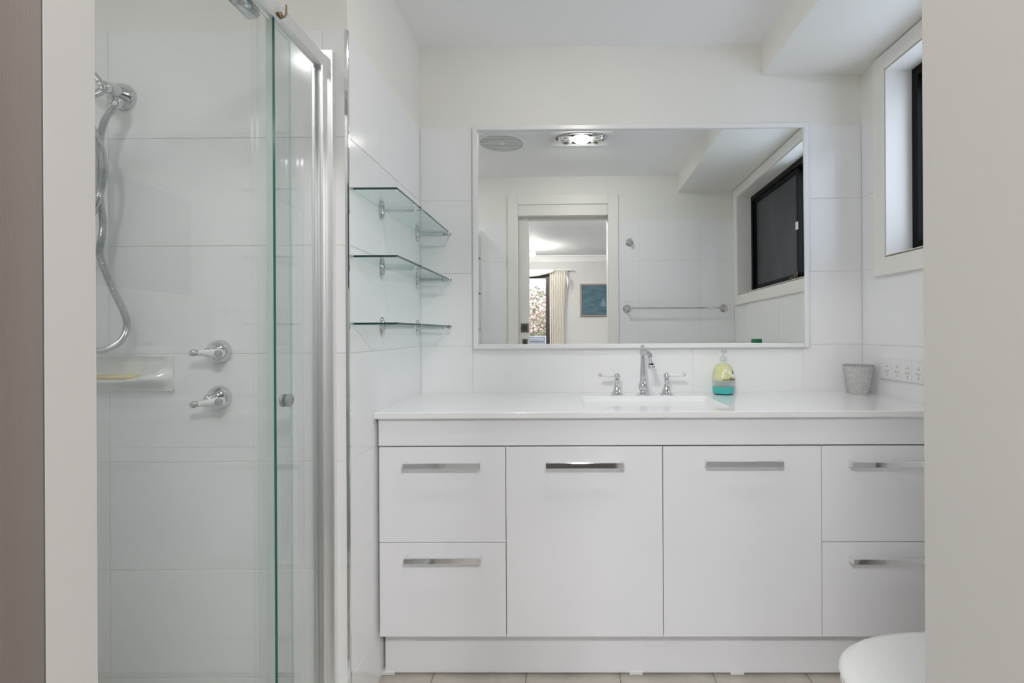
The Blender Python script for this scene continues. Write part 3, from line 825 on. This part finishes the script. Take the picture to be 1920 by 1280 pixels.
b = MB()
cp = [(0, 0), (0, -.10), (.012, -.10), (.03, -.075), (.07, -.03), (.095, -.012), (.095, 0)]
n = len(cp); vs = [(BX0_, BYF + y, BZC + z) for y, z in cp] + [(BX1_, BYF + y, BZC + z) for y, z in cp]
b.add(vs, [(i, (i + 1) % n, n + (i + 1) % n, n + i) for i in range(n)])
struct('trim_5', b.build('trim_5', CEILM), 'white moulded cornice along the bedroom wall')
gd = struct('door_2', link('door_2', None, None, (-1.2, BYF, 0)), 'dark framed sliding glass door to the garden')
def gadd(mb, name, m): o = mb.build(name, m, gd); o.location = (1.2, -BYF, 0); return o
b = MB(); y0, y1 = BYF - .08, BYF + .005
b.box(GX1 - .075, GX1, y0, y1, 0, GZ); b.box(GX0, GX0 + .055, y0, y1, 0, GZ); b.box(GX0 + .055, GX1 - .055, y0, y1, GZ - .05, GZ); b.box(GX0 + .055, GX1 - .055, y0, y1, 0, .04)
gadd(b, 'door_frame', DARKWOOD)
for (p0, p1, yy) in ((GX0 + .05, -1.17, BYF - .06), (-1.23, GX1 - .05, BYF - .025)):
    b = MB(); b.box(p0, p0 + .07, yy, yy + .03, .04, GZ - .05); b.box(p1 - .09, p1, yy, yy + .03, .04, GZ - .05); b.box(p0 + .07, p1 - .09, yy, yy + .03, .04, .14); b.box(p0 + .07, p1 - .09, yy, yy + .03, GZ - .09, GZ - .05)
    ps = gadd(b, 'sliding_leaf', DARKWOOD)
    MB().box(p0 + .068, p1 - .088, yy + .012, yy + .017, .138, GZ - .088).build('pane', CLEAR, ps)

# curtain gathered beside the glass door
def curtain(xa, xb, z0, z1, y, amp, waves, name):
    n = waves * 10; rows = 14; b = MB(); vs = []
    for j in range(rows + 1):
        v = j / rows
        for i in range(n + 1):
            u = i / n
            pinch = 1 - .18 * math.sin(PI * min(1, (1 - v) * 1.1)) * (u - .1)
            x = xa + (xb - xa) * u * (.80 + .20 * v if name == 'c' else pinch)
            vs.append((x, y + amp * math.sin(u * waves * 2 * PI + .6 * math.sin(3 * v)) * (1 - .35 * v), z0 + (z1 - z0) * v))
    W_ = n + 1; b.add(vs, [(j * W_ + i, j * W_ + i + 1, (j + 1) * W_ + i + 1, (j + 1) * W_ + i) for j in range(rows) for i in range(n)])
    me = b.mesh(name, CURT, 80); return me
cu = thing('curtain', (-.22, BYF + .10, .02), 'cream curtain drawn back in folds beside the dark glass door frame', 'curtain')
o = link('drape', curtain(-.38, -.095, .02, 2.235, BYF + .10, .028, 7, 'drape'), cu, (.22, -(BYF + .10), -.02))
so = o.modifiers.new('thickness', 'SOLIDIFY'); so.thickness = .004
b = MB(); b.tube([(-2.2, BYF + .10, 2.25), (-.03, BYF + .10, 2.25)], .012, 12); b.ball((-.02, BYF + .10, 2.25), .022)
cr_ = tag(b.build('curtain_rod', TRIMW, None, 50), 'white curtain rod fixed above the glass door', 'curtain rod')
for xk in (-2.1, -.06):
    MB().box(xk - .008, xk + .008, BYF, BYF + .10, 2.242, 2.258).build('rod_bracket', TRIMW, cr_)
# looped white valance over the glass door
b = MB(); vs = []; n = 40; rows = 6
for j in range(rows + 1):
    v = j / rows
    for i in range(n + 1):
        u = i / n
        sag = .10 * math.sin(PI * ((u * 2.0) % 1.0))
        z = 2.262 - (.035 + sag * .8 + .02) * v
        vs.append((-2.15 + 1.85 * u, BYF + .135 + .02 * math.sin(PI * v) + .006 * math.sin(u * 60), z))
W_ = n + 1; b.add(vs, [(j * W_ + i, j * W_ + i + 1, (j + 1) * W_ + i + 1, (j + 1) * W_ + i) for j in range(rows) for i in range(n)])
va = tag(b.build('valance', SHEER, None, 60), 'white looped valance hanging over the glass door', 'valance')
so = va.modifiers.new('thickness', 'SOLIDIFY'); so.thickness = .004
b = MB(); b.tube(spline([(-.092, BYF + .115, 2.15), (-.075, BYF + .12, 2.05), (-.08, BYF + .12, 1.93)], 6), [.006, .010, .014, .018, .02, .022, .022, .02, .018, .014, .010, .006, .003], 10)
b.build('tassel', SHEER, cu, 50).location = (.22, -(BYF + .10), -.02)

# painting
pa = thing('framed_painting', (.540, BYF, 1.455), 'framed blue seascape painting with a small pale sailboat', 'painting')
PW, PH = .405, .56
SEA = noisy(mat('sea_canvas', (.10, .22, .28), .6), (.035, .095, .135), (.085, .175, .22), 5, 6, .2, 80, (1, 1, 3))
FRM = noisy(mat('weathered_frame', (.25, .21, .19), .6), (.21, .18, .16), (.30, .25, .22), 30)
for (x0, x1, z0, z1) in ((-PW, -PW + .035, 0, PH), (PW - .035, PW, 0, PH), (-PW + .035, PW - .035, 0, .03), (-PW + .035, PW - .035, PH - .03, PH)):
    MB().box(x0, x1, .001, .028, z0, z1, .003).build('frame_bar', FRM, pa)
cv = MB().box(-PW + .033, PW - .033, .002, .014, .028, PH - .028).build('canvas', SEA, pa)
SAIL = mat('sail_paint', (.20, .31, .35), .6)
MB().add([(-.005, .0150, .20), (-.005, .0150, .33), (-.055, .0150, .20)], [(0, 1, 2)]).add([(.002, .0150, .20), (.002, .0150, .32), (.035, .0150, .20)], [(2, 1, 0)]).add([(-.06, .0150, .192), (.045, .0150, .192), (.035, .0150, .178), (-.05, .0150, .178)], [(0, 1, 2, 3)]).build('sailboat', SAIL, cv)
MB().box(-PW + .033, PW - .033, .0140, .0146, .19, .196).build('horizon', mat('horizon_paint', (.12, .22, .26), .6), cv)

# bedroom pendant
pl = thing('pendant_lamp', (-.60, -3.6, BZC), 'small lit globe lamp hanging from the bedroom ceiling', 'light')
MB().lathe([(.05, 0), (.05, -.012), (.035, -.022), (.008, -.026)], n=24).build('ceiling_rose', PLASTIC, pl, 40)
MB().lathe([(.006, -.02), (.006, -.085)], n=10).build('stem', SATIN, pl, 40)
b = MB(); b.ball((0, 0, -.128), .045, 20); b.build('globe', BULB2, pl, 60)
b = MB(); b.lathe([(.018, -.090), (.020, -.075), (.008, -.07)], n=16); b.build('lamp_holder', SATIN, pl, 40)

oy = thing('bedroom_fill_light', (.70, -1.05, BZC), 'added out-of-view fill light on the bedroom ceiling, nearer the painting side', 'light', 'added bedroom fill lights')  # this and its copy are added to brighten the vanity fronts through the doorway
MB().lathe([(.215, 0), (.215, -.02), (.205, -.026), (.195, -.022)], n=40).build('rim', PLASTIC, oy, 40)
MB().lathe([(.198, -.020), (.190, -.040), (.150, -.062), (.08, -.076), (.001, -.080)], n=40).build('diffuser', BEDFILL, oy, 60)
dup(oy, (-.54, -1.05, BZC), 'added out-of-view fill light on the bedroom ceiling, nearer the glass door side')

# garden beyond the glass door
GRASS = noisy(mat('garden_paving', (.30, .28, .26), .9), (.24, .22, .20), (.36, .34, .31), 8)
struct('ground', MB().box(-6, 5, -9, BYF - .1, -.2, -.05).build('ground', GRASS), 'grey garden paving outside')
SLT = noisy(mat('garden_wall', (.30, .30, .31), .9), (.20, .20, .21), (.42, .42, .43), 14, 6, .6, 40)
struct('wall_garden', MB().box(-6, 5, -8.2, -8, -.05, 2.6).build('wall_garden', SLT), 'rough grey garden wall behind the flowering shrub')
sh = thing('flowering_shrub', (-.75, -6.6, -.05), 'bushy garden shrub covered in pink and cream flowers', 'shrub')
random.seed(11)
b = MB()
for k in range(7):
    a = k * .9; b.tube(spline([(.04 * math.cos(a), .04 * math.sin(a), 0), (.14 * math.cos(a), .14 * math.sin(a), .8), (.40 * math.cos(a), .40 * math.sin(a), 1.7)], 5), [.022 - .0016 * i for i in range(11)], 7)
b.build('stem', mat('shrub_bark', (.12, .08, .06), .9), sh, 50)
def leafcloud(n, size, rad, zc, zr, m, name, seed):
    random.seed(seed); b = MB()
    for _ in range(n):
        d = Vector((random.gauss(0, 1), random.gauss(0, 1), random.gauss(0, 1))).normalized() * (random.random() ** .45)
        c = Vector((d.x * rad, d.y * rad, zc + d.z * zr))
        t = Vector((random.gauss(0, 1), random.gauss(0, 1), random.gauss(0, 1))).normalized(); q = t.orthogonal().normalized()
        s_ = size * random.uniform(.6, 1.3)
        b.add([c - t * s_, c + q * s_ * .45, c + t * s_, c - q * s_ * .45], [(0, 1, 2, 3)])
    o = b.build(name, m, sh); o['kind'] = 'stuff'; return o
leafcloud(5200, .040, .72, 1.25, 1.0, noisy(mat('shrub_leaf', (.10, .14, .05), .6), (.07, .10, .035), (.20, .22, .09), 6), 'leaves', 1)
leafcloud(2600, .036, .75, 1.55, .78, noisy(mat('pink_petal', (.75, .30, .34), .6), (.80, .34, .38), (.90, .66, .60), 5), 'flowers', 2)
ac = thing('outdoor_unit', (-.66, -5.35, -.05), 'grey slatted outdoor unit standing on the paving by the glass door', 'air conditioner')
GR = mat('grey_casing', (.20, .20, .23), .5)
MB().box(-.34, .17, -.16, .16, 0, 1.18, .012).build('casing', GR, ac)
for k in range(12):
    z = .12 + k * .088
    MB().box(-.30, .13, .158, .172, z, z + .055, .003).build('slat', mat('grey_slat', (.26, .26, .29), .5) if k == 0 else bpy.data.materials['grey_slat'], ac)
